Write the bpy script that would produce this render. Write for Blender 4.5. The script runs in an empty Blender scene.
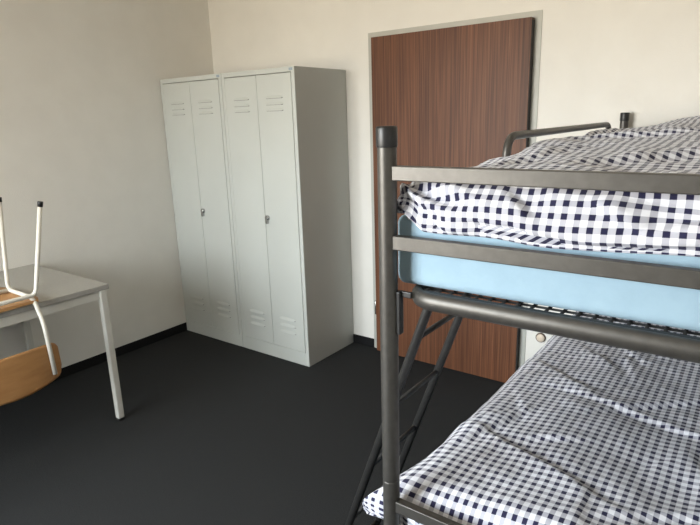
import bpy, bmesh, math, random
import numpy as np
from mathutils import Vector, Matrix, noise

random.seed(4)
S = bpy.context.scene
COL = S.collection
PI = math.pi

# ------------------------------------------------------------------ materials
def new_mat(name):
    m = bpy.data.materials.new(name)
    m.use_nodes = True
    nt = m.node_tree
    b = nt.nodes['Principled BSDF']
    return m, nt, b

def N(nt, kind, **kw):
    n = nt.nodes.new(kind)
    for k, v in kw.items():
        if k.startswith('in_'):
            key = k[3:]
            n.inputs[int(key) if key.isdigit() else key].default_value = v
        else:
            setattr(n, k, v)
    return n

def L(nt, a, b):
    nt.links.new(a, b)

def mixc(nt, fac, a, b):
    m = nt.nodes.new('ShaderNodeMix')
    m.data_type = 'RGBA'
    for sock, val in ((m.inputs[0], fac), (m.inputs[6], a), (m.inputs[7], b)):
        if hasattr(val, 'links'):
            L(nt, val, sock)
        else:
            sock.default_value = val if not isinstance(val, tuple) else (*val, 1)[:4]
    return m.outputs[2]

def mat_speckle(name, c1, c2, scale, rough=.6, metal=0, bump=0, bscale=None, stretch=(1, 1, 1), detail=4, spec=None, coat=0):
    m, nt, b = new_mat(name)
    tc = N(nt, 'ShaderNodeTexCoord')
    mp = N(nt, 'ShaderNodeMapping')
    mp.inputs['Scale'].default_value = stretch
    L(nt, tc.outputs['Object'], mp.inputs['Vector'])
    n = N(nt, 'ShaderNodeTexNoise', in_Scale=scale, in_Detail=detail)
    L(nt, mp.outputs[0], n.inputs['Vector'])
    r = N(nt, 'ShaderNodeValToRGB')
    r.color_ramp.elements[0].position = .35
    r.color_ramp.elements[1].position = .65
    r.color_ramp.elements[0].color = (*c1, 1)
    r.color_ramp.elements[1].color = (*c2, 1)
    L(nt, n.outputs[0], r.inputs[0])
    L(nt, r.outputs[0], b.inputs['Base Color'])
    b.inputs['Roughness'].default_value = rough
    b.inputs['Metallic'].default_value = metal
    if coat:
        b.inputs['Coat Weight'].default_value = coat
        b.inputs['Coat Roughness'].default_value = .2
    if spec is not None:
        b.inputs['Specular IOR Level'].default_value = spec
    if bump:
        n2 = N(nt, 'ShaderNodeTexNoise', in_Scale=bscale or scale, in_Detail=6)
        L(nt, mp.outputs[0], n2.inputs['Vector'])
        bp = N(nt, 'ShaderNodeBump', in_Strength=bump, in_Distance=.004)
        L(nt, n2.outputs[0], bp.inputs['Height'])
        L(nt, bp.outputs[0], b.inputs['Normal'])
    return m

M = {}
M['wall'] = mat_speckle('wall_paint', (.755, .735, .69), (.78, .76, .715), 6, .9, bump=.25, bscale=160, spec=.2)
M['ceiling'] = mat_speckle('ceiling_paint', (.80, .79, .75), (.83, .82, .78), 5, .95, spec=.2)
M['carpet'] = mat_speckle('charcoal_carpet', (.018, .0185, .0195), (.038, .039, .040), 260, .95, bump=.8, bscale=420, spec=.15)
M['baseboard'] = mat_speckle('baseboard_carpet', (.008, .008, .009), (.02, .02, .021), 260, .95, bump=.6, bscale=420, spec=.1)
M['locker'] = mat_speckle('locker_paint', (.49, .505, .475), (.51, .525, .495), 3, .42, bump=.04, bscale=240, spec=.4)
M['slot_shade'] = mat_speckle('painted_slot_shade', (.02, .02, .02), (.03, .03, .03), 50, .9)  # flat dark colour for the shade inside the louvre openings
M['steel'] = mat_speckle('chrome_steel', (.42, .42, .42), (.5, .5, .5), 40, .25, 1)
M['plate'] = mat_speckle('blue_grey_plate', (.23, .29, .34), (.27, .33, .38), 60, .45)
M['bed_metal'] = mat_speckle('anthracite_bed_paint', (.080, .075, .069), (.093, .088, .081), 60, .44, .65, bump=.05, bscale=600)
M['bed_dark'] = mat_speckle('dark_bed_paint', (.022, .022, .023), (.03, .03, .031), 60, .5, .2)
M['ladder'] = mat_speckle('dark_ladder_paint', (.032, .031, .030), (.040, .039, .037), 60, .45, .5)
M['black_plastic'] = mat_speckle('black_plastic', (.012, .012, .013), (.018, .018, .019), 90, .42)
M['desk_top'] = mat_speckle('desk_laminate', (.36, .35, .325), (.385, .375, .35), 60, .55)
M['desk_edge'] = mat_speckle('desk_edge_band', (.40, .39, .36), (.43, .42, .39), 60, .55)
M['desk_metal'] = mat_speckle('desk_frame_paint', (.62, .61, .56), (.66, .65, .60), 20, .45)
M['chair_metal'] = mat_speckle('chair_tube_paint', (.66, .63, .56), (.70, .67, .60), 20, .4)
M['frame'] = mat_speckle('door_frame_paint', (.43, .43, .39), (.46, .46, .42), 10, .5)
M['pvc'] = mat_speckle('window_frame_white', (.8, .8, .79), (.83, .83, .82), 10, .4)
M['sheet'] = mat_speckle('light_blue_sheet', (.285, .405, .50), (.305, .43, .525), 30, .9, bump=.35, bscale=35, spec=.15)
M['socket'] = mat_speckle('beige_socket', (.66, .55, .44), (.70, .59, .48), 30, .4)
M['socket_rim'] = mat_speckle('socket_rim_brown', (.10, .07, .05), (.13, .09, .07), 30, .5)
M['beech'] = mat_speckle('beech_plywood', (.36, .175, .062), (.43, .225, .085), 5, .5, stretch=(7, 1.5, 7), detail=6)
M['ply_edge'] = mat_speckle('plywood_edge', (.36, .17, .05), (.55, .31, .13), 90, .6, stretch=(.2, .2, 3))

def mat_wood():
    m, nt, b = new_mat('walnut_veneer')
    tc = N(nt, 'ShaderNodeTexCoord')
    def noise_n(sx, sz, scale, detail):
        mp = N(nt, 'ShaderNodeMapping')
        mp.inputs['Scale'].default_value = (sx, sx, sz)
        L(nt, tc.outputs['Object'], mp.inputs['Vector'])
        n = N(nt, 'ShaderNodeTexNoise', in_Scale=scale, in_Detail=detail, in_Roughness=.6)
        L(nt, mp.outputs[0], n.inputs['Vector'])
        return n.outputs[0]
    fine = noise_n(1, .012, 150, 5)
    broad = noise_n(1, .05, 14, 3)
    r = N(nt, 'ShaderNodeValToRGB')
    e = r.color_ramp.elements
    e[0].position, e[0].color = .30, (.066, .025, .0115, 1)
    e[1].position, e[1].color = .74, (.195, .085, .043, 1)
    k = e.new(.5); k.color = (.118, .045, .021, 1)
    L(nt, fine, r.inputs[0])
    r2 = N(nt, 'ShaderNodeValToRGB')
    r2.color_ramp.elements[0].position, r2.color_ramp.elements[0].color = .3, (.8, .8, .8, 1)
    r2.color_ramp.elements[1].position, r2.color_ramp.elements[1].color = .7, (1.2, 1.2, 1.2, 1)
    L(nt, broad, r2.inputs[0])
    mul = nt.nodes.new('ShaderNodeMix'); mul.data_type = 'RGBA'; mul.blend_type = 'MULTIPLY'
    mul.inputs[0].default_value = 1
    L(nt, r.outputs[0], mul.inputs[6]); L(nt, r2.outputs[0], mul.inputs[7])
    L(nt, mul.outputs[2], b.inputs['Base Color'])
    b.inputs['Roughness'].default_value = .48
    b.inputs['Specular IOR Level'].default_value = .28
    bp = N(nt, 'ShaderNodeBump', in_Strength=.15, in_Distance=.001)
    L(nt, fine, bp.inputs['Height']); L(nt, bp.outputs[0], b.inputs['Normal'])
    return m
M['walnut'] = mat_wood()
M['walnut_edge'] = mat_speckle('dark_door_edge', (.010, .008, .007), (.018, .014, .012), 60, .6, stretch=(1, 1, .1))

def mat_gingham(name, pitch):
    m, nt, b = new_mat(name)
    uv = N(nt, 'ShaderNodeUVMap')
    sep = N(nt, 'ShaderNodeSeparateXYZ')
    L(nt, uv.outputs[0], sep.inputs[0])
    def band(sock):
        a = N(nt, 'ShaderNodeMath', operation='DIVIDE'); a.inputs[1].default_value = pitch
        L(nt, sock, a.inputs[0])
        f = N(nt, 'ShaderNodeMath', operation='FRACT'); L(nt, a.outputs[0], f.inputs[0])
        s = N(nt, 'ShaderNodeMath', operation='SUBTRACT'); s.inputs[1].default_value = .5
        L(nt, f.outputs[0], s.inputs[0])
        ab = N(nt, 'ShaderNodeMath', operation='ABSOLUTE'); L(nt, s.outputs[0], ab.inputs[0])
        mr = N(nt, 'ShaderNodeMapRange'); mr.interpolation_type = 'SMOOTHSTEP'
        mr.inputs['From Min'].default_value = .215; mr.inputs['From Max'].default_value = .255
        mr.inputs['To Min'].default_value = 1; mr.inputs['To Max'].default_value = 0
        L(nt, ab.outputs[0], mr.inputs['Value'])
        return mr.outputs[0]
    u, v = band(sep.outputs[0]), band(sep.outputs[1])
    white, mid, navy = (.76, .77, .825), (.44, .445, .51), (.018, .018, .052)
    c0 = mixc(nt, u, white, mid)
    c1 = mixc(nt, u, mid, navy)
    c = mixc(nt, v, c0, c1)
    L(nt, c, b.inputs['Base Color'])
    b.inputs['Roughness'].default_value = .85
    b.inputs['Specular IOR Level'].default_value = .2
    b.inputs['Sheen Weight'].default_value = .1
    n = N(nt, 'ShaderNodeTexNoise', in_Scale=45, in_Detail=5, in_Roughness=.6)
    L(nt, uv.outputs[0], n.inputs['Vector'])
    bp = N(nt, 'ShaderNodeBump', in_Strength=.35, in_Distance=.006)
    L(nt, n.outputs[0], bp.inputs['Height']); L(nt, bp.outputs[0], b.inputs['Normal'])
    return m
M['gingham'] = mat_gingham('navy_gingham', .0206)

def mat_pane():
    m = bpy.data.materials.new('window_glass'); m.use_nodes = True
    nt = m.node_tree; nt.nodes.clear()
    out = N(nt, 'ShaderNodeOutputMaterial'); mx = N(nt, 'ShaderNodeMixShader', in_0=.06)
    t = N(nt, 'ShaderNodeBsdfTransparent'); g = N(nt, 'ShaderNodeBsdfGlossy')
    g.inputs['Roughness'].default_value = .02
    L(nt, t.outputs[0], mx.inputs[1]); L(nt, g.outputs[0], mx.inputs[2]); L(nt, mx.outputs[0], out.inputs[0])
    return m
M['pane'] = mat_pane()

# ------------------------------------------------------------------ mesh helpers
class MB:
    """collects shapes into one mesh"""
    def __init__(s):
        s.bm = bmesh.new()
    def box(s, lo, hi, bevel=0, seg=2, mi=0, rot=None, piv=None):
        b = bmesh.new()
        bmesh.ops.create_cube(b, size=1)
        lo, hi = Vector(lo), Vector(hi)
        for v in b.verts:
            v.co = Vector([lo[i] + (v.co[i] + .5) * (hi[i] - lo[i]) for i in range(3)])
        if bevel:
            bmesh.ops.bevel(b, geom=b.edges[:], offset=bevel, segments=seg, profile=.5, affect='EDGES')
        if rot is not None:
            bmesh.ops.rotate(b, verts=b.verts, cent=piv, matrix=rot)
        s.merge(b, mi); return s
    def merge(s, b, mi=0, smooth=False):
        vm = {v: s.bm.verts.new(v.co) for v in b.verts}
        for f in b.faces:
            try:
                nf = s.bm.faces.new([vm[v] for v in f.verts]); nf.material_index = mi; nf.smooth = smooth
            except ValueError:
                pass
        b.free()
    def poly(s, pts, faces, mi=0, smooth=False):
        vs = [s.bm.verts.new(p) for p in pts]
        for f in faces:
            nf = s.bm.faces.new([vs[i] for i in f]); nf.material_index = mi; nf.smooth = smooth
        return s
    def lathe(s, base, prof, seg=28, axis='Z', mi=0):
        """prof: list of (r, h) along axis, closed at ends"""
        base = Vector(base); rings = []
        def P(r, h, a):
            c, d = r * math.cos(a), r * math.sin(a)
            return base + (Vector((c, d, h)) if axis == 'Z' else Vector((c, h, d)) if axis == 'Y' else Vector((h, c, d)))
        for r, h in prof:
            rings.append([s.bm.verts.new(P(r, h, 2 * PI * k / seg)) for k in range(seg)])
        for A, B in zip(rings, rings[1:]):
            for k in range(seg):
                f = s.bm.faces.new([A[k], A[(k + 1) % seg], B[(k + 1) % seg], B[k]]); f.smooth = True; f.material_index = mi
        for R_, fl in ((rings[0], 1), (rings[-1], 0)):
            f = s.bm.faces.new(R_[::-1] if fl else R_); f.material_index = mi
        return s
    def tube(s, pts, r, seg=14, closed=False, r2=None, caps=True, mi=0, up=None):
        """tube through pts; r2 = half-height (oval) measured along 'up'"""
        pts = [Vector(p) for p in pts]; n = len(pts)
        rings = []; prev = None
        for i, p in enumerate(pts):
            if closed:
                t = (pts[(i + 1) % n] - pts[i - 1]).normalized()
            else:
                t = (pts[min(i + 1, n - 1)] - pts[max(i - 1, 0)]).normalized()
            if up is not None:
                nv = (Vector(up) - t * t.dot(Vector(up))).normalized()
            elif prev is None:
                ref = Vector((0, 0, 1)) if abs(t.z) < .9 else Vector((1, 0, 0))
                nv = (ref - t * t.dot(ref)).normalized()
            else:
                nv = (prev - t * t.dot(prev)).normalized()
            prev = nv; bn = t.cross(nv)
            rr = r2 or r
            rings.append([s.bm.verts.new(p + nv * rr * math.cos(2 * PI * k / seg) + bn * r * math.sin(2 * PI * k / seg)) for k in range(seg)])
        pairs = list(zip(rings, rings[1:])) + ([(rings[-1], rings[0])] if closed else [])
        for A, B in pairs:
            for k in range(seg):
                f = s.bm.faces.new([A[k], A[(k + 1) % seg], B[(k + 1) % seg], B[k]]); f.smooth = True; f.material_index = mi
        if not closed and caps:
            s.bm.faces.new(rings[0][::-1]).material_index = mi
            s.bm.faces.new(rings[-1]).material_index = mi
        return s
    def build(s, name, mats, parent=None):
        me = bpy.data.meshes.new(name)
        bmesh.ops.recalc_face_normals(s.bm, faces=s.bm.faces[:])
        s.bm.to_mesh(me); s.bm.free()
        for m in (mats if isinstance(mats, (list, tuple)) else [mats]):
            me.materials.append(m)
        o = bpy.data.objects.new(name, me); COL.objects.link(o)
        if parent is not None:
            o.parent = parent
            o.matrix_parent_inverse = Matrix.Translation(-parent.location) if parent.type == 'EMPTY' else Matrix()
        return o

def round_path(pts, rad, seg=6):
    """polyline with filleted corners"""
    pts = [Vector(p) for p in pts]; out = [pts[0]]
    for a, b, c in zip(pts, pts[1:], pts[2:]):
        d1, d2 = (a - b), (c - b)
        r = min(rad, d1.length * .49, d2.length * .49)
        p1, p2 = b + d1.normalized() * r, b + d2.normalized() * r
        for k in range(seg + 1):
            t = k / seg
            out.append(p1 * (1 - t) ** 2 + b * 2 * t * (1 - t) + p2 * t ** 2)
    out.append(pts[-1])
    return out

def empty(name, loc):
    o = bpy.data.objects.new(name, None); COL.objects.link(o)
    o.location = loc; o.empty_display_size = .1
    return o

def tag(o, label=None, cat=None, group=None, kind=None):
    if label: o['label'] = label
    if cat: o['category'] = cat
    if group: o['group'] = group
    if kind: o['kind'] = kind
    return o

# ------------------------------------------------------------------ the setting
RX, RY, RZ = 4.25, -4.45, 2.55          # right wall, window wall, ceiling
T = .16
DO0, DO1, DOZ = 1.393, 2.424, 2.004     # door opening (outer edge of its frame)
WX0, WX1, WZ0, WZ1 = .18, 2.08, .80, 2.32

tag(MB().box((-T, RY - T, -.1), (RX + T, T, 0)).build('floor', M['carpet']), 'dark charcoal carpet floor', 'floor', kind='structure')
tag(MB().box((-T, RY - T, RZ), (RX + T, T, RZ + .1)).build('ceiling', M['ceiling']), 'plain off-white ceiling above the room', 'ceiling', kind='structure')
tag(MB().box((-T, RY - T, 0), (0, T, RZ)).build('wall_left', M['wall']), 'shaded cream wall behind the desk and beside the lockers', 'wall', kind='structure')
tag(MB().box((RX, RY - T, 0), (RX + T, T, RZ)).build('wall_right', M['wall']), 'cream wall to the right of the bunk bed', 'wall', kind='structure')
w = MB()
w.box((0, 0, 0), (DO0, T, RZ)); w.box((DO1, 0, 0), (RX, T, RZ)); w.box((DO0, 0, DOZ), (DO1, T, RZ)); w.box((DO0, .101, 0), (DO1, T, DOZ))  # last box: unseen filler behind the door, added to block world light leaking under
tag(w.build('wall_back', M['wall']), 'bright cream wall around the brown door', 'wall', kind='structure')
w = MB()
w.box((0, RY - T, 0), (WX0, RY, RZ)); w.box((WX1, RY - T, 0), (RX, RY, RZ))
w.box((WX0, RY - T, 0), (WX1, RY, WZ0)); w.box((WX0, RY - T, WZ1), (WX1, RY, RZ))
tag(w.build('wall_front', M['wall']), 'cream wall with the window behind the camera', 'wall', kind='structure')
BH = .062
tag(MB().box((.0005, RY, 0), (.008, -.0005, BH), .002).build('baseboard_left', M['baseboard']), 'dark carpet baseboard along the left wall', 'baseboard', kind='structure')
tag(MB().box((.008, -.008, 0), (DO0 - .002, -.0005, BH), .002).build('baseboard_back', M['baseboard']), 'dark carpet baseboard left of the door', 'baseboard', kind='structure')
tag(MB().box((DO1 + .002, -.008, 0), (RX - .008, -.0005, BH), .002).build('baseboard_back_right', M['baseboard']), 'dark carpet baseboard right of the door', 'baseboard', kind='structure')
tag(MB().box((RX - .008, RY, 0), (RX - .0005, -.0005, BH), .002).build('baseboard_right', M['baseboard']), 'dark carpet baseboard along the right wall', 'baseboard', kind='structure')

# door: leaf lies proud of a flush steel frame
d = tag(empty('door_1', (1.92, 0, 0)), 'walnut brown flush door in a pale grey frame', 'door', kind='structure')
fr = MB()
LX0, LX1, LZ0, LZ1 = 1.440, 2.389, .006, 1.972
fr.box((DO0, -.004, 0), (LX0 + .03, .10, DOZ))
fr.box((LX1 - .03, -.004, 0), (DO1, .10, DOZ))
fr.box((LX0 + .03, -.004, LZ1 - .03), (LX1 - .03, .10, DOZ))
tag(fr.build('door_frame', M['frame'], d), 'pale grey steel door frame')
lf = MB()
lf.box((LX0, -.045, LZ0), (LX1 - .0022, -.006, LZ1), .0012, 2, 0)
lf.box((LX1 - .0022, -.043, LZ0 + .002), (LX1, -.006, LZ1 - .012), 0, 1, 1)
lf.build('door_leaf', [M['walnut'], M['walnut_edge']], d)
for z in (.305,):
    MB().lathe((LX0 - .008, -.035, z - .045), [(.004, -.004), (.0085, 0), (.0085, .09), (.004, .094)], 16).build('hinge', M['steel'], d)

hx = LX1 - .070
hb = MB()
hb.lathe((hx, -.0452, 1.02), [(.026, 0), (.026, -.006), (.024, -.008)], 28, 'Y')
hb.lathe((hx, -.0452, .93), [(.026, 0), (.026, -.006), (.024, -.008)], 28, 'Y')
hb.tube(round_path([(hx, -.050, 1.02), (hx, -.098, 1.02), (hx - .115, -.098, 1.02)], .018, 6), .0095, 16)
tag(hb.build('door_handle', M['steel'], d), 'steel lever handle with round rosettes')

# window behind the camera
wd = tag(empty('window_1', ((WX0 + WX1) / 2, RY, WZ0)), 'wide white framed window behind the camera', 'window', kind='structure')
def rect_frame(mb, x0, x1, z0, z1, y0, y1, t):
    mb.box((x0, y0, z0), (x0 + t, y1, z1), .004); mb.box((x1 - t, y0, z0), (x1, y1, z1), .004)
    mb.box((x0 + t, y0, z0), (x1 - t, y1, z0 + t), .004); mb.box((x0 + t, y0, z1 - t), (x1 - t, y1, z1), .004)
    return mb
rect_frame(MB(), WX0, WX1, WZ0, WZ1, RY - .12, RY - .05, .05).build('window_frame', M['pvc'], wd)
third = (WX1 - WX0 - .1) / 3
for k in range(3):
    a = WX0 + .05 + k * third
    sash = rect_frame(MB(), a, a + third, WZ0 + .05, WZ1 - .05, RY - .11, RY - .045, .055).build('window_sash', M['pvc'], wd)
    MB().box((a + .05, RY - .08, WZ0 + .1), (a + third - .05, RY - .074, WZ1 - .1)).build('pane', M['pane'], sash)
MB().box((WX0 - .03, RY - .05, WZ0 - .025), (WX1 + .03, RY + .14, WZ0 + .004), .004).build('window_sill', M['pvc'], wd)

# small round fitting on the back wall
so = MB()
so.lathe((2.507, -.0005, .312), [(.027, 0), (.027, -.009), (.0245, -.012)], 28, 'Y', 1)
so.lathe((2.509, -.0125, .312), [(.0225, 0), (.0225, -.003), (.020, -.006), (.006, -.007)], 28, 'Y', 0)
tag(so.build('wall_socket', [M['socket'], M['socket_rim']]), 'small round beige socket with brown rim low on the wall right of the door', 'socket')

# ------------------------------------------------------------------ lockers
LD, LH = .484, 1.810
def locker(x0, x1, label):
    t = tag(empty('metal_locker', ((x0 + x1) / 2, -LD / 2, 0)), label, 'locker', 'grey metal lockers')
    W = x1 - x0
    yb, yf = -.002, -LD
    sm, hd, pl = .026, .028, .088
    b = MB()
    th = .02
    b.box((x0, yf, 0), (x0 + sm, yb, LH), .0025)                   # sides
    b.box((x1 - sm, yf, 0), (x1, yb, LH), .0025)
    b.box((x0 + sm, yf, LH - hd), (x1 - sm, yb, LH), .0015)         # top
    b.box((x0 + sm, yf, 0), (x1 - sm, yb, pl), .0015)               # plinth and floor
    b.box((x0 + sm, yb - .012, pl), (x1 - sm, yb, LH - hd))         # back
    mid = (x0 + x1) / 2
    b.box((mid - .012, yf + .02, pl), (mid + .012, yb - .012, LH - hd))   # divider
    b.build('carcass', M['locker'], t)
    g = .0022
    spans = [(x0 + sm + g, mid - g * .6), (mid + g * .6, x1 - sm - g)]
    for k, (a, c) in enumerate(spans):
        db = MB().box((a, yf - .002, pl + g), (c, yf + .018, LH - hd - g * 1.6), .003)
        dr = db.build('door', M['locker'], t)
        cx = (a + c) / 2
        for z in (1.644, 1.608, 1.574, .286, .243, .198):
            hw, hh, pr = .069, .017, (.0055 if z > 1 else .0085)
            y = yf - .002
            v = MB()
            # pressed hood: flush at the top, shade of its opening painted dark below
            n = 10; top = []; lip = []
            for i in range(n + 1):
                u = -1 + 2 * i / n
                s_ = max(0, 1 - abs(u) ** 5)
                top.append((cx + u * hw, y - .0002, z + hh * (.35 + .65 * s_)))
                lip.append((cx + u * hw, y - .0002 - pr * s_, z))
            pts = top + [(p[0], y - pr * .62 * max(0, 1 - abs(-1 + 2 * i / n) ** 5) - .0002, z + hh * .4) for i, p in enumerate(top)] + lip + [(p[0], y - .0002, z + .0005) for p in lip]
            m1 = n + 1
            fs = []
            for i in range(n):
                fs.append((i, i + 1, m1 + i + 1, m1 + i)); fs.append((m1 + i, m1 + i + 1, 2 * m1 + i + 1, 2 * m1 + i))
            v.poly(pts, fs, 0, True)
            v.poly([p for p in lip] + [(p[0], y - .0003, z + .003) for p in lip], [(i, i + 1, m1 + i + 1, m1 + i) for i in range(n)], 1)
            v.box((cx - hw * .93, y - .0004, z - .0012), (cx + hw * .93, y - .0001, z + .001), 0, 1, 1)
            v.build('vent_louvre', [M['locker'], M['slot_shade']], dr)
        if k == 1:
            lx, lz = a + .022, .932
            lk = MB()
            lk.lathe((lx, yf - .002, lz + .004), [(.0165, 0), (.0165, -.007), (.0140, -.014), (.004, -.015)], 24, 'Y')
            lk.box((lx - .009, yf - .020, lz - .032), (lx + .009, yf - .002, lz + .012), .003, 3)
            lk.box((lx - .016, yf - .007, lz - .010), (lx - .004, yf - .002, lz + .018), .002)
            tag(lk.build('lock', M['steel'], dr), 'chrome turn lock')
    tag(MB().box((x1 - .040, yf - .0012, LH - .021), (x1 - .012, yf - .0002, LH - .007), .0004).build('maker_plate', M['plate'], t), 'small blue-grey plate')
    return t
locker(.004, .6165, 'light grey metal locker in the room corner against the left wall')
locker(.619, 1.2190, 'light grey metal locker showing its shaded side, nearer the brown door')

# ------------------------------------------------------------------ desk
dk = tag(empty('desk', (.375, -2.28, 0)), 'pale grey desk with metal legs against the left wall', 'desk')
DX, DY, DZ, DLEN = .798, -1.496, .750, 1.6
tp = MB().box((.010, DY - DLEN, DZ - .026), (DX, DY, DZ), .003, 3)
tp.build('desk_top', M['desk_top'], dk)
ap = MB()
az0, az1 = DZ - .072, DZ - .0265
for (lo, hi) in (((DX - .040, DY - DLEN + .03), (DX - .012, DY - .03)), ((.022, DY - DLEN + .03), (.050, DY - .03)),
                 ((.03, DY - .046), (DX - .02, DY - .018)), ((.03, DY - DLEN + .018), (DX - .02, DY - DLEN + .046))):
    ap.box((*lo, az0), (*hi, az1), .002)
ap.build('desk_frame', M['desk_metal'], dk)
for lx, ly0 in ((.018, DY - .125), (DX - .033, DY - .050)):
    for ly in (ly0, DY - DLEN + .012):
        lg = MB().box((lx, ly, .012), (lx + .034, ly + .034, az1 - .0), .005, 3).build('leg', M['desk_metal'], dk)
        MB().box((lx + .001, ly + .001, 0), (lx + .033, ly + .033, .0125), .003).build('foot_cap', M['black_plastic'], lg)

# ------------------------------------------------------------------ upturned chair on the desk
CY = -2.015
ch = tag(empty('chair', (.64, CY, .735)), 'beech plywood chair with pale tubular legs turned upside down on the desk', 'chair')
SZ = .7565                        # underside of the seat (chair is inverted)
# seat: gently dished plywood
def seat_mesh():
    mb = MB(); nx, ny = 18, 22; pts = []; x0, x1, hw = .395, .772, .205
    def P(i, j, top):
        u, v = i / nx, -1 + 2 * j / ny
        xx = x0 + (x1 - x0) * u
        cr = 1 - .10 * max(0, abs(2 * u - 1) - .75) / .25
        yy = CY + hw * v * cr
        z = SZ - .004 * math.cos(PI * v / 2) - .003 * math.sin(PI * u)
        return (xx, yy, z if top else z - .011)
    for top in (1, 0):
        for i in range(nx + 1):
            for j in range(ny + 1):
                pts.append(P(i, j, top))
    K = (nx + 1) * (ny + 1); id_ = lambda i, j, s: s * K + i * (ny + 1) + j
    vs = [mb.bm.verts.new(p) for p in pts]
    for s_ in (0, 1):
        for i in range(nx):
            for j in range(ny):
                f = mb.bm.faces.new([vs[id_(i, j, s_)], vs[id_(i + 1, j, s_)], vs[id_(i + 1, j + 1, s_)], vs[id_(i, j + 1, s_)]]); f.smooth = True
    for i in range(nx):
        for j in (0, ny):
            mb.bm.faces.new([vs[id_(i, j, 0)], vs[id_(i + 1, j, 0)], vs[id_(i + 1, j, 1)], vs[id_(i, j, 1)]]).material_index = 1
    for j in range(ny):
        for i in (0, nx):
            mb.bm.faces.new([vs[id_(i, j, 0)], vs[id_(i, j + 1, 0)], vs[id_(i, j + 1, 1)], vs[id_(i, j, 1)]]).material_index = 1
    return mb
seat_mesh().build('seat', [M['beech'], M['ply_edge']], ch)
TR = .0098; TZ = SZ + TR - .001
HY = .170
# each side: front leg, side rail and back upright are one bent tube
for s_ in (1, -1):
    y = CY + s_ * HY
    front_tip = (.470, y + s_ * .050, 1.186)
    path = round_path([front_tip, (.509, y, TZ), (.757, y, TZ), (.826, y - s_ * .003, .655), (.853, y - s_ * .004, .418)], .042, 8)
    lt = MB().tube(path, TR, 16).build('side_frame', M['chair_metal'], ch)
    dv = (Vector(front_tip) - Vector((.509, y, TZ))).normalized(); tv = Vector(front_tip)
    MB().tube([tv - dv * .012, tv + dv * .006, tv + dv * .011], TR + .0016, 16).build('foot_cap', M['black_plastic'], lt)
# the rear legs and the bar between them are one bent tube
yr = HY + .012
tips = [(.812, CY + s_ * (yr + .062), 1.184) for s_ in (1, -1)]
rl = MB().tube(round_path([tips[0], (.762, CY + yr, TZ + .012), (.762, CY - yr, TZ + .012), tips[1]], .030, 8), TR, 16).build('rear_leg_frame', M['chair_metal'], ch)
for s_, tip in zip((1, -1), tips):
    tv = Vector(tip); dv = (tv - Vector((.762, CY + s_ * yr, TZ + .012))).normalized()
    MB().tube([tv - dv * .012, tv + dv * .006, tv + dv * .011], TR + .0016, 16).build('foot_cap', M['black_plastic'], rl)
MB().tube([(.522, CY - HY, TZ), (.522, CY + HY, TZ)], TR * .95, 14).build('cross_tube', M['chair_metal'], ch)
def back_mesh():
    mb = MB(); ny, nz = 40, 16; hw = .215
    def outline(v):                      # v in -1..1 -> (z low, z high)
        k = max(0, (abs(v) - .86) / .14)
        c = 1 - math.sqrt(max(0, 1 - k * k))
        lo = .366 + .034 * v * v + .040 * c
        hi = .560 - .010 * v * v - .022 * c
        return lo, hi
    pts = []
    for s_ in (0, 1):
        for j in range(ny + 1):
            v = -1 + 2 * j / ny
            lo, hi = outline(v)
            for k in range(nz + 1):
                z = lo + (hi - lo) * k / nz
                xx = .8415 + (.56 - z) * .10 - .030 * v * v + s_ * -.010
                pts.append((xx - TR * .2, CY + hw * v, z))
    K = (ny + 1) * (nz + 1); id_ = lambda j, k, s: s * K + j * (nz + 1) + k
    vs = [mb.bm.verts.new(p) for p in pts]
    for s_ in (0, 1):
        for j in range(ny):
            for k in range(nz):
                mb.bm.faces.new([vs[id_(j, k, s_)], vs[id_(j + 1, k, s_)], vs[id_(j + 1, k + 1, s_)], vs[id_(j, k + 1, s_)]]).smooth = True
    for j in range(ny):
        for k in (0, nz):
            mb.bm.faces.new([vs[id_(j, k, 0)], vs[id_(j + 1, k, 0)], vs[id_(j + 1, k, 1)], vs[id_(j, k, 1)]]).material_index = 1
    for k in range(nz):
        for j in (0, ny):
            mb.bm.faces.new([vs[id_(j, k, 0)], vs[id_(j, k + 1, 0)], vs[id_(j, k + 1, 1)], vs[id_(j, k, 1)]]).material_index = 1
    return mb
back_mesh().build('backrest', [M['beech'], M['ply_edge']], ch)
ch.location += Vector((.050, -.021, .0152))

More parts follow.
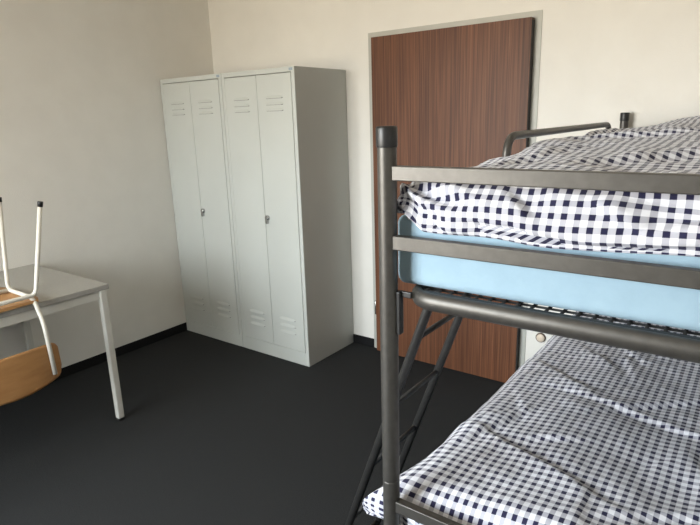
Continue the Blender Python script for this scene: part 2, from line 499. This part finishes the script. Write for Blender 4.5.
# ------------------------------------------------------------------ bunk bed
BX0, BX1, BY0, BY1 = 2.842, 3.775, -2.083, -.042
bd = tag(empty('bunk_bed', ((BX0 + BX1) / 2, (BY0 + BY1) / 2, 0)), 'anthracite metal bunk bed with ladder, its head against the bright wall', 'bunk bed')
PR = .0178
for x in (BX0, BX1):
    for y in (BY0, BY1):
        p = MB().lathe((x, y, 0), [(PR * .9, .0), (PR, .004), (PR, .012), (PR, .770), (PR, .7814), (PR, .7815), (PR * .93, .783), (PR * .93, .7855), (PR, .787), (PR, .7871), (PR, .80), (PR, 1.465), (PR, 1.476), (PR * .98, 1.478)], 32).build('post', M['bed_metal'], bd)
        MB().lathe((x, y, 1.471), [(PR + .0012, 0), (PR + .0017, .002), (PR + .0017, .033), (PR + .0005, .0365), (PR * .6, .037)], 32).build('post_cap', M['black_plastic'], p)
def unit(zo, lower):
    for y in (BY0, BY1):
        for zt in (1.438, 1.3095):
            r = MB().box((BX0 + PR - .003, y - .009, zt - .0262 + zo), (BX1 - PR + .003, y + .009, zt + zo), .0016, 2)
            r.build('end_rail', M['bed_metal'], bd)
    # bent tube frame carrying the wire deck
    z = 1.188 + zo
    fx0, fx1, fy0, fy1, R_ = BX0 + .036, BX1 - .036, BY0 + .010, BY1 - .012, .055
    path = []
    for cx, cy, a0 in ((fx1 - R_, fy1 - R_, 0), (fx0 + R_, fy1 - R_, 90), (fx0 + R_, fy0 + R_, 180), (fx1 - R_, fy0 + R_, 270)):
        for k in range(9):
            a = math.radians(a0 + 90 * k / 8)
            path.append((cx + R_ * math.cos(a), cy + R_ * math.sin(a), z))
    MB().tube(path, .0125, 20, closed=True, r2=.0170, up=(0, 0, 1)).build('deck_frame', M['bed_metal'], bd)
    dm = MB()
    zz = z + .0095
    # flat black edge strips, then crossing wires
    for lo, hi in (((fx0 + .03, fy0 + .006), (fx1 - .03, fy0 + .017)), ((fx0 + .03, fy1 - .017), (fx1 - .03, fy1 - .006)),
                   ((fx0 + .006, fy0 + .03), (fx0 + .017, fy1 - .03)), ((fx1 - .017, fy0 + .03), (fx1 - .006, fy1 - .03))):
        dm.box((*lo, zz - .006), (*hi, zz + .0062), .001)
    n = 46
    for k in range(1, n):
        y = fy0 + (fy1 - fy0) * k / n
        dm.tube([(fx0, y, zz + .001), (fx1, y, zz + .001)], .0022, 6)
    n = 34
    for k in range(1, n):
        x = fx0 + (fx1 - fx0) * k / n
        dm.tube([(x, fy0, zz + .002), (x, fy1, zz + .002)], .0028, 6)
    dm.build('wire_deck', M['bed_dark'], bd)
    for x, sx in ((BX0, 1), (BX1, -1)):
        for y, sy in ((BY0, 1), (BY1, -1)):
            b = MB()
            xa, xb = sorted((x + sx * (PR - .003), x + sx * (PR + .0075)))
            ya, yb2 = sorted((y - sy * .002, y + sy * .014))
            b.box((xa, ya, z - .075), (xb, yb2, z + .012), .002)
            xa, xb = sorted((x + sx * (PR + .004), x + sx * .046))
            b.box((xa, y + (.006 if sy > 0 else -.014), z), (xb, y + (.014 if sy > 0 else -.006), z + .012), .002)
            b.build('deck_bracket', M['black_plastic'], bd)
unit(0, False)
unit(-.70, True)
# guard hoop on the door side of the upper bunk
gx = BX0 - .0165
MB().tube(round_path([(gx + .050, -1.455, 1.190), (gx, -1.455, 1.190), (gx, -1.455, 1.462), (gx, -.26, 1.462), (gx, -.26, 1.190), (gx + .050, -.26, 1.190)], .06, 8), .0112, 16).build('guard_rail', M['bed_metal'], bd)
# ladder
LA, LB, LK = -1.85, -1.60, .36
lx_at = lambda z: 2.796 + LK * (z - 1.071)
ladder = empty('ladder', (lx_at(0), (LA + LB) / 2, 0)); ladder.parent = bd
ladder.matrix_parent_inverse = Matrix.Translation(-bd.location)
for y in (LA, LB):
    path = round_path([(lx_at(.006), y, .006), (lx_at(1.186), y, 1.186), (BX0 + .036, y, 1.186)], .02, 5)
    MB().tube(path, .0112, 16).build('ladder_rail', M['ladder'], ladder)
for z in (.19, .394, .597, .800, 1.005):
    MB().tube([(lx_at(z), LA + .004, z), (lx_at(z), LB - .004, z)], .0072, 12).build('rung', M['bed_dark'], ladder)

# ------------------------------------------------------------------ mattresses
MX0, MX1, MY0, MY1 = BX0 - .003, BX1 + .003, BY0 + .031, BY1 - .0215
def mattress(zo, label):
    x0, x1, y0, y1 = MX0, MX1, MY0, MY1
    z0, z1 = 1.2055 + zo, 1.343 + zo
    b = bmesh.new()
    bmesh.ops.create_cube(b, size=1)
    for v in b.verts:
        v.co = Vector((x0 + (v.co.x + .5) * (x1 - x0), y0 + (v.co.y + .5) * (y1 - y0), z0 + (v.co.z + .5) * (z1 - z0)))
    bmesh.ops.bevel(b, geom=[e for e in b.edges if abs((e.verts[0].co - e.verts[1].co).z) > .01], offset=.014, segments=4, profile=.5, affect='EDGES')
    bmesh.ops.bevel(b, geom=[e for e in b.edges if abs(e.verts[0].co.z - e.verts[1].co.z) < 1e-5 and len([f for f in e.link_faces if abs(f.normal.z) > .9]) == 1], offset=.018, segments=5, profile=.5, affect='EDGES')
    mb = MB(); mb.merge(b, 0, True)
    o = mb.build('mattress', M['sheet'])
    o.data.polygons.foreach_set('use_smooth', [True] * len(o.data.polygons))
    return tag(o, label, 'mattress')
mattress(0, 'mattress in a light blue sheet on the upper bunk')
mattress(-.70, 'mattress on the lower bunk beneath the wide checked duvet')

# ------------------------------------------------------------------ duvets
def fbm(x, y, z=0.0, oct_=3):
    a, s_ = 1.0, 0.0
    for _ in range(oct_):
        s_ += a * noise.noise((x, y, z)); x *= 2.03; y *= 2.03; a *= .5
    return s_
def ridge(x, y, z=0.0):
    return 1 - abs(noise.noise((x, y, z))) * 2

def duvet(name, x0, x1, y0, y1, zhem, ztop, wrinkle, post, nA, nB, label, mtop, und_l=.05, und_f=.008, wid=.09, LP=.17, wid_l=.09, LP_l=.17):
    A = (x1 - x0) + (LP - wid) + (LP_l - wid_l); B = (y1 - y0) + 2 * (LP - wid)
    th0 = math.radians(-52)
    def prof(e, und, wid=wid, LP=LP):
        if e >= LP:
            return wid + (e - LP), 1.0
        th = th0 + (PI / 2 - th0) * e / LP
        if th > 0:
            return wid * (1 - math.cos(th)), .38 + .62 * math.sin(th)
        return und * (1 - math.cos(th)) / (1 - math.cos(th0)), .38 + .38 * math.sin(th) / math.sin(-th0)
    # denser sampling near the hems
    def samples(Ltot, n):
        t = np.linspace(0, 1, n)
        return Ltot * (t - .10 * np.sin(2 * PI * t) / (2 * PI) * 2.2)
    a_s, b_s = samples(A, nA), samples(B, nB)
    P = np.zeros((nA, nB, 3)); EA = np.zeros((nA, nB)); EB = np.zeros((nA, nB))
    for i, a in enumerate(a_s):
        ea = min(a, A - a); ia, ha = prof(ea, *((und_l, wid_l, LP_l) if a < A / 2 else (.05, wid, LP))); x = x0 + ia if a < A / 2 else x1 - ia
        for j, b in enumerate(b_s):
            eb = min(b, B - b); ib, hb = prof(eb, und_f if b < B / 2 else .05); y = y0 + ib if b < B / 2 else y1 - ib
            zh = zhem(x, y)
            h = min(ha, hb) * .85 + ha * hb * .15
            P[i, j] = (x, y, zh + (ztop(x, y) - zh) * h)
            EA[i, j] = a; EB[i, j] = b
    du = np.gradient(P, axis=0); dv = np.gradient(P, axis=1)
    nr = np.cross(du, dv); nr /= (np.linalg.norm(nr, axis=2, keepdims=True) + 1e-9)
    for i in range(nA):
        for j in range(nB):
            P[i, j] += nr[i, j] * wrinkle(EA[i, j], EB[i, j], A, B)
            P[i, j] = post(P[i, j], EA[i, j], EB[i, j], A, B)
    verts = P.reshape(-1, 3).tolist()
    faces = [(i * nB + j, (i + 1) * nB + j, (i + 1) * nB + j + 1, i * nB + j + 1) for i in range(nA - 1) for j in range(nB - 1)]
    # closed underside from the hem inwards
    loop = [(i, 0) for i in range(nA)] + [(nA - 1, j) for j in range(1, nB)] + [(i, nB - 1) for i in range(nA - 2, -1, -1)] + [(0, j) for j in range(nB - 2, 0, -1)]
    base = len(verts); uvx = {}; nl = len(loop)
    for ring in (0, 1):
        for k, (i, j) in enumerate(loop):
            p = P[i, j]
            if ring == 0:
                q = (min(p[0] + .018, MX0 - .003) if p[0] < MX0 - .003 else p[0], p[1], max(p[2] + .002, mtop + .003))
            else:
                q = (min(max(p[0], MX0 + .10), MX1 - .10), min(max(p[1], MY0 + .10), MY1 - .10), mtop + .003)
            verts.append(q); uvx[base + ring * nl + k] = (EA[i, j] - .05 * (ring + 1), EB[i, j] - .03 * (ring + 1))
    for k in range(nl):
        i, j = loop[k]; k2 = (k + 1) % nl; i2, j2 = loop[k2]
        faces.append((i2 * nB + j2, i * nB + j, base + k, base + k2))
        faces.append((base + k2, base + k, base + nl + k, base + nl + k2))
    faces.append(tuple(base + nl + k for k in range(nl)))
    me = bpy.data.meshes.new(name); me.from_pydata(verts, [], faces); me.update()
    uvl = me.uv_layers.new(name='UVMap')
    vi = np.zeros(len(me.loops), dtype=np.int32); me.loops.foreach_get('vertex_index', vi)
    uvs = np.zeros((len(me.loops), 2))
    ea, eb = EA.reshape(-1), EB.reshape(-1)
    for k, v in enumerate(vi):
        uvs[k] = (ea[v], eb[v]) if v < base else uvx[int(v)]
    uvl.data.foreach_set('uv', uvs.reshape(-1))
    me.polygons.foreach_set('use_smooth', [True] * len(me.polygons))
    me.materials.append(M['gingham'])
    o = bpy.data.objects.new(name, me); COL.objects.link(o)
    return tag(o, label, 'duvet')

def sstep(a, b, x):
    t = min(1, max(0, (x - a) / (b - a))); return t * t * (3 - 2 * t)
def gauss(x, s_): return math.exp(-(x / s_) ** 2)

# upper duvet -------------------------------------------------------
UT, LT = 1.343, .643             # mattress tops
def up_hem(x, y):
    k = (1 - sstep(-2.045, -2.0, y)) * sstep(2.862, 2.905, x) * (1 - sstep(3.5, 3.65, x))
    low = 1.318 - .009 * gauss(x - 3.11, .07) + .003 * math.sin(x * 23)
    return UT + .004 + (low - UT - .004) * k
def up_top(x, y):
    z = 1.414 + .027 * sstep(-2.0, -1.1, y) + .014 * math.sin(PI * min(1, max(0, (x - 2.86) / .9)))
    z += .042 * sstep(-.85, -.3, y) * sstep(2.92, 3.25, x)
    return z
def seg_d(a, b, p, q):
    """signed distance to segment pq and position along it"""
    dx, dy = q[0] - p[0], q[1] - p[1]; Ls = math.hypot(dx, dy)
    t = ((a - p[0]) * dx + (b - p[1]) * dy) / (Ls * Ls)
    d = ((a - p[0]) * -dy + (b - p[1]) * dx) / Ls
    out = max(0, -t, t - 1) * Ls
    return d, min(1, max(0, t)), out
def fold(a, b, p, q, h, w=.035, sharp=.005):
    """a crease: a bulge that drops off steeply on one side"""
    d, t, out = seg_d(a, b, p, q)
    if abs(d) > 3 * w or out > .06: return 0
    d += .004 * noise.noise((a * 25, b * 25, 1.7))
    return h * math.tanh(d / sharp) * gauss(d, w) * math.sin(PI * (.08 + .84 * t)) * gauss(out, .02)
UF = [((.02, .110), (.22, .045), .014), ((.20, .050), (.40, .034), .015), ((.25, .020), (.36, .018), -.013),
      ((.01, .080), (.13, .020), -.012), ((.08, .125), (.25, .078), .010), ((.04, .130), (.12, .080), -.010),
      ((.11, .100), (.21, .058), -.010), ((.41, .095), (.50, .052), .012), ((.49, .052), (.60, .080), -.013),
      ((.36, .022), (.58, .034), .009), ((.58, .115), (.64, .040), .011), ((.38, .125), (.62, .105), .007),
      ((.15, .045), (.19, .012), .008), ((.28, .11), (.34, .06), -.008), ((.03, .055), (.09, .012), .009),
      ((.14, .26), (.30, .60), .007), ((.10, .60), (.34, .85), -.009), ((.30, .30), (.62, .62), .008), ((.08, .95), (.50, 1.10), .009),
      ((.20, 1.3), (.60, 1.25), -.010), ((.06, 1.25), (.20, 1.6), .010)]
def up_wr(a, b, A, B):
    foot = gauss(b - .02, .16); left = gauss(a, .22)
    top = sstep(.14, .3, b)
    w = .0075 * fbm(a * 4.5, b * 3.0, 1.3) + .0040 * fbm(a * 11 + b * 6, b * 9 - a * 3, 7.1)
    w += top * .012 * fbm(a * 3.1 + 2, b * 5.5, 6.6, 2)
    w += foot * (.006 * fbm(a * 10, b * 14, 2.2) + left * .009 * fbm(a * 24 + b * 20, b * 30, 9.2, 2))
    for p, q, h in UF:
        w += fold(a, b, p, q, h, .028 if b < .2 else .05, .004 if b < .2 else .010)
    if b < .05: w *= sstep(.004, .040, b)
    if a < .12 and b < .2: w *= .35 + .65 * sstep(.03, .12, a)
    return w
def clear(p, mt):
    """the cloth stays behind the rails, between the posts and on top of the mattress"""
    p[1] = min(max(p[1], -2.0690), BY1 - .0125)
    for px in (BX0, BX1):
        if abs(p[0] - px) < .0215:
            p[1] = min(max(p[1], BY0 + .0215), BY1 - .0215)
    if p[0] > MX0 - .004 and p[0] < MX1 + .004 and p[1] < MY1 + .004 and p[2] < mt + .004:
        if p[1] > MY0 + .016: p[2] = mt + .004
        else: p[1] = min(p[1], MY0 - .0045)
    return p
def up_post(p, a, b, A, B):
    p[0] = max(p[0], 2.8395)
    if b < .05 and a > .05:
        k = 1 - b / .05
        p[2] += (min(p[2], up_hem(p[0], -2.06) + .09 * b) - p[2]) * k
    return clear(p, UT)
duvet('duvet', 2.847, 3.752, -2.063, -.060, up_hem, up_top, up_wr, up_post, 190, 340,
      'navy and white checked duvet puffed up on the upper bunk over the light blue mattress', UT, und_f=.006, und_l=.03, wid_l=.026, LP_l=.10)

# lower duvet -------------------------------------------------------
def lo_hem(x, y):
    kf = (1 - sstep(-2.045, -2.0, y)) * (1 - sstep(3.5, 3.65, x))
    kl = (1 - sstep(MX0 - .004, MX0 + .03, x)) * (1 - sstep(-.4, -.12, y)) * (1 - gauss(y + 2.06, .16))
    return LT + .008 - .050 * max(kf * sstep(2.86, 2.98, x), kl)
def lo_top(x, y):
    z = .748 - .020 * sstep(-1.9, -1.0, y)
    z += .020 * sstep(2.85, 3.15, x)
    z += .05 * sstep(-.75, -.3, y) * sstep(2.95, 3.2, x)
    return z
rc = random.Random(11)
LF = [((.36, .60), (.75, .98), .006), ((.20, .75), (.80, .58), .005), ((.15, .42), (.55, .24), -.006), ((.66, .20), (.78, .95), .008),
      ((.45, .18), (.82, .40), .005), ((.10, .98), (.45, 1.08), -.005), ((.62, .55), (.72, .30), -.006), ((.12, .22), (.26, .60), .005)]
for _ in range(22):
    pa, pb = rc.uniform(.08, .85), rc.uniform(.10, 1.7); an = rc.uniform(-.9, .9) + (PI / 2 if rc.random() < .35 else 0); ln = rc.uniform(.12, .34)
    LF.append(((pa, pb), (pa + ln * math.cos(an), pb + ln * math.sin(an)), rc.choice((-1, 1)) * rc.uniform(.0025, .0045)))
def lo_wr(a, b, A, B):
    w = .0065 * fbm(a * 3.2, b * 2.6, 4.4) + .0030 * fbm(a * 8 - b * 4, b * 7 + a * 3, 1.9) + .0012 * fbm(a * 22, b * 17, 5.5)
    for p, q, h in LF:
        w += fold(a, b, p, q, h, .032, .007)
    return w
def lo_post(p, a, b, A, B):
    k = gauss(a, .12) * gauss(b - .05, .11)
    p[0] -= .064 * k
    return clear(p, LT)
duvet('duvet', 2.806, 3.752, -2.064, -.060, lo_hem, lo_top, lo_wr, lo_post, 200, 360,
      'navy and white checked duvet spread flat over the lower bunk, one corner hanging out', LT, und_l=.022)

# ------------------------------------------------------------------ light
wl = bpy.data.worlds.new('World'); S.world = wl; wl.use_nodes = True
nt = wl.node_tree; bg = nt.nodes['Background']
tc = N(nt, 'ShaderNodeTexCoord'); sp = N(nt, 'ShaderNodeSeparateXYZ')
L(nt, tc.outputs['Generated'], sp.inputs[0])
r = N(nt, 'ShaderNodeValToRGB')
mr = N(nt, 'ShaderNodeMapRange'); mr.inputs['From Min'].default_value = -1; mr.inputs['From Max'].default_value = 1
L(nt, sp.outputs[2], mr.inputs['Value']); L(nt, mr.outputs[0], r.inputs[0])
e = r.color_ramp.elements
e[0].position, e[0].color = .46, (.50, .43, .33, 1)
e[1].position, e[1].color = .54, (.93, .98, 1.0, 1)
k = e.new(.85); k.color = (.80, .92, 1.0, 1)
# added sky gradient: brighter straight out and left, dimming surfaces that face right
m2 = N(nt, 'ShaderNodeMapRange'); m2.inputs['From Min'].default_value = -.45; m2.inputs['From Max'].default_value = .5
m2.inputs['To Min'].default_value = 1.35; m2.inputs['To Max'].default_value = .22
L(nt, sp.outputs[0], m2.inputs['Value'])
ml = N(nt, 'ShaderNodeMath', operation='MULTIPLY'); ml.inputs[1].default_value = 44.5
L(nt, m2.outputs[0], ml.inputs[0]); L(nt, ml.outputs[0], bg.inputs[1])
L(nt, r.outputs[0], bg.inputs[0]);
al = bpy.data.lights.new('window_portal', 'AREA'); al.shape = 'RECTANGLE'
al.size, al.size_y = WX1 - WX0 - .1, WZ1 - WZ0 - .1
al.cycles.is_portal = True
ao = bpy.data.objects.new('window_portal', al); COL.objects.link(ao)
ao.location = ((WX0 + WX1) / 2, RY - .13, (WZ0 + WZ1) / 2); ao.rotation_euler = (PI / 2, 0, 0)

# ------------------------------------------------------------------ camera
F, YAW, PITCH, ROLL = 562.352, math.radians(36.5916), math.radians(14.4830), math.radians(-1.7738)
fw = Vector((-math.sin(YAW) * math.cos(PITCH), math.cos(YAW) * math.cos(PITCH), -math.sin(PITCH)))
rt = Vector((math.cos(YAW), math.sin(YAW), 0)); upv = rt.cross(fw)
r2 = rt * math.cos(ROLL) + upv * math.sin(ROLL); u2 = -rt * math.sin(ROLL) + upv * math.cos(ROLL)
cd = bpy.data.cameras.new('camera'); co = bpy.data.objects.new('camera', cd); COL.objects.link(co)
cd.sensor_fit = 'HORIZONTAL'; cd.sensor_width = 36; cd.lens = F / 700 * 36; cd.clip_start = .02
mx = Matrix((r2, u2, -fw)).transposed().to_4x4(); mx.translation = (3.40097, -2.95830, 1.52523)
co.matrix_world = mx
S.camera = co

S.view_settings.view_transform = 'Standard'; S.view_settings.look = 'None'
S.view_settings.exposure = 0; S.view_settings.gamma = 1; S.view_settings.use_curve_mapping = False
S.cycles.use_denoising = True
S.cycles.max_bounces = 10; S.cycles.diffuse_bounces = 6; S.cycles.transparent_max_bounces = 16
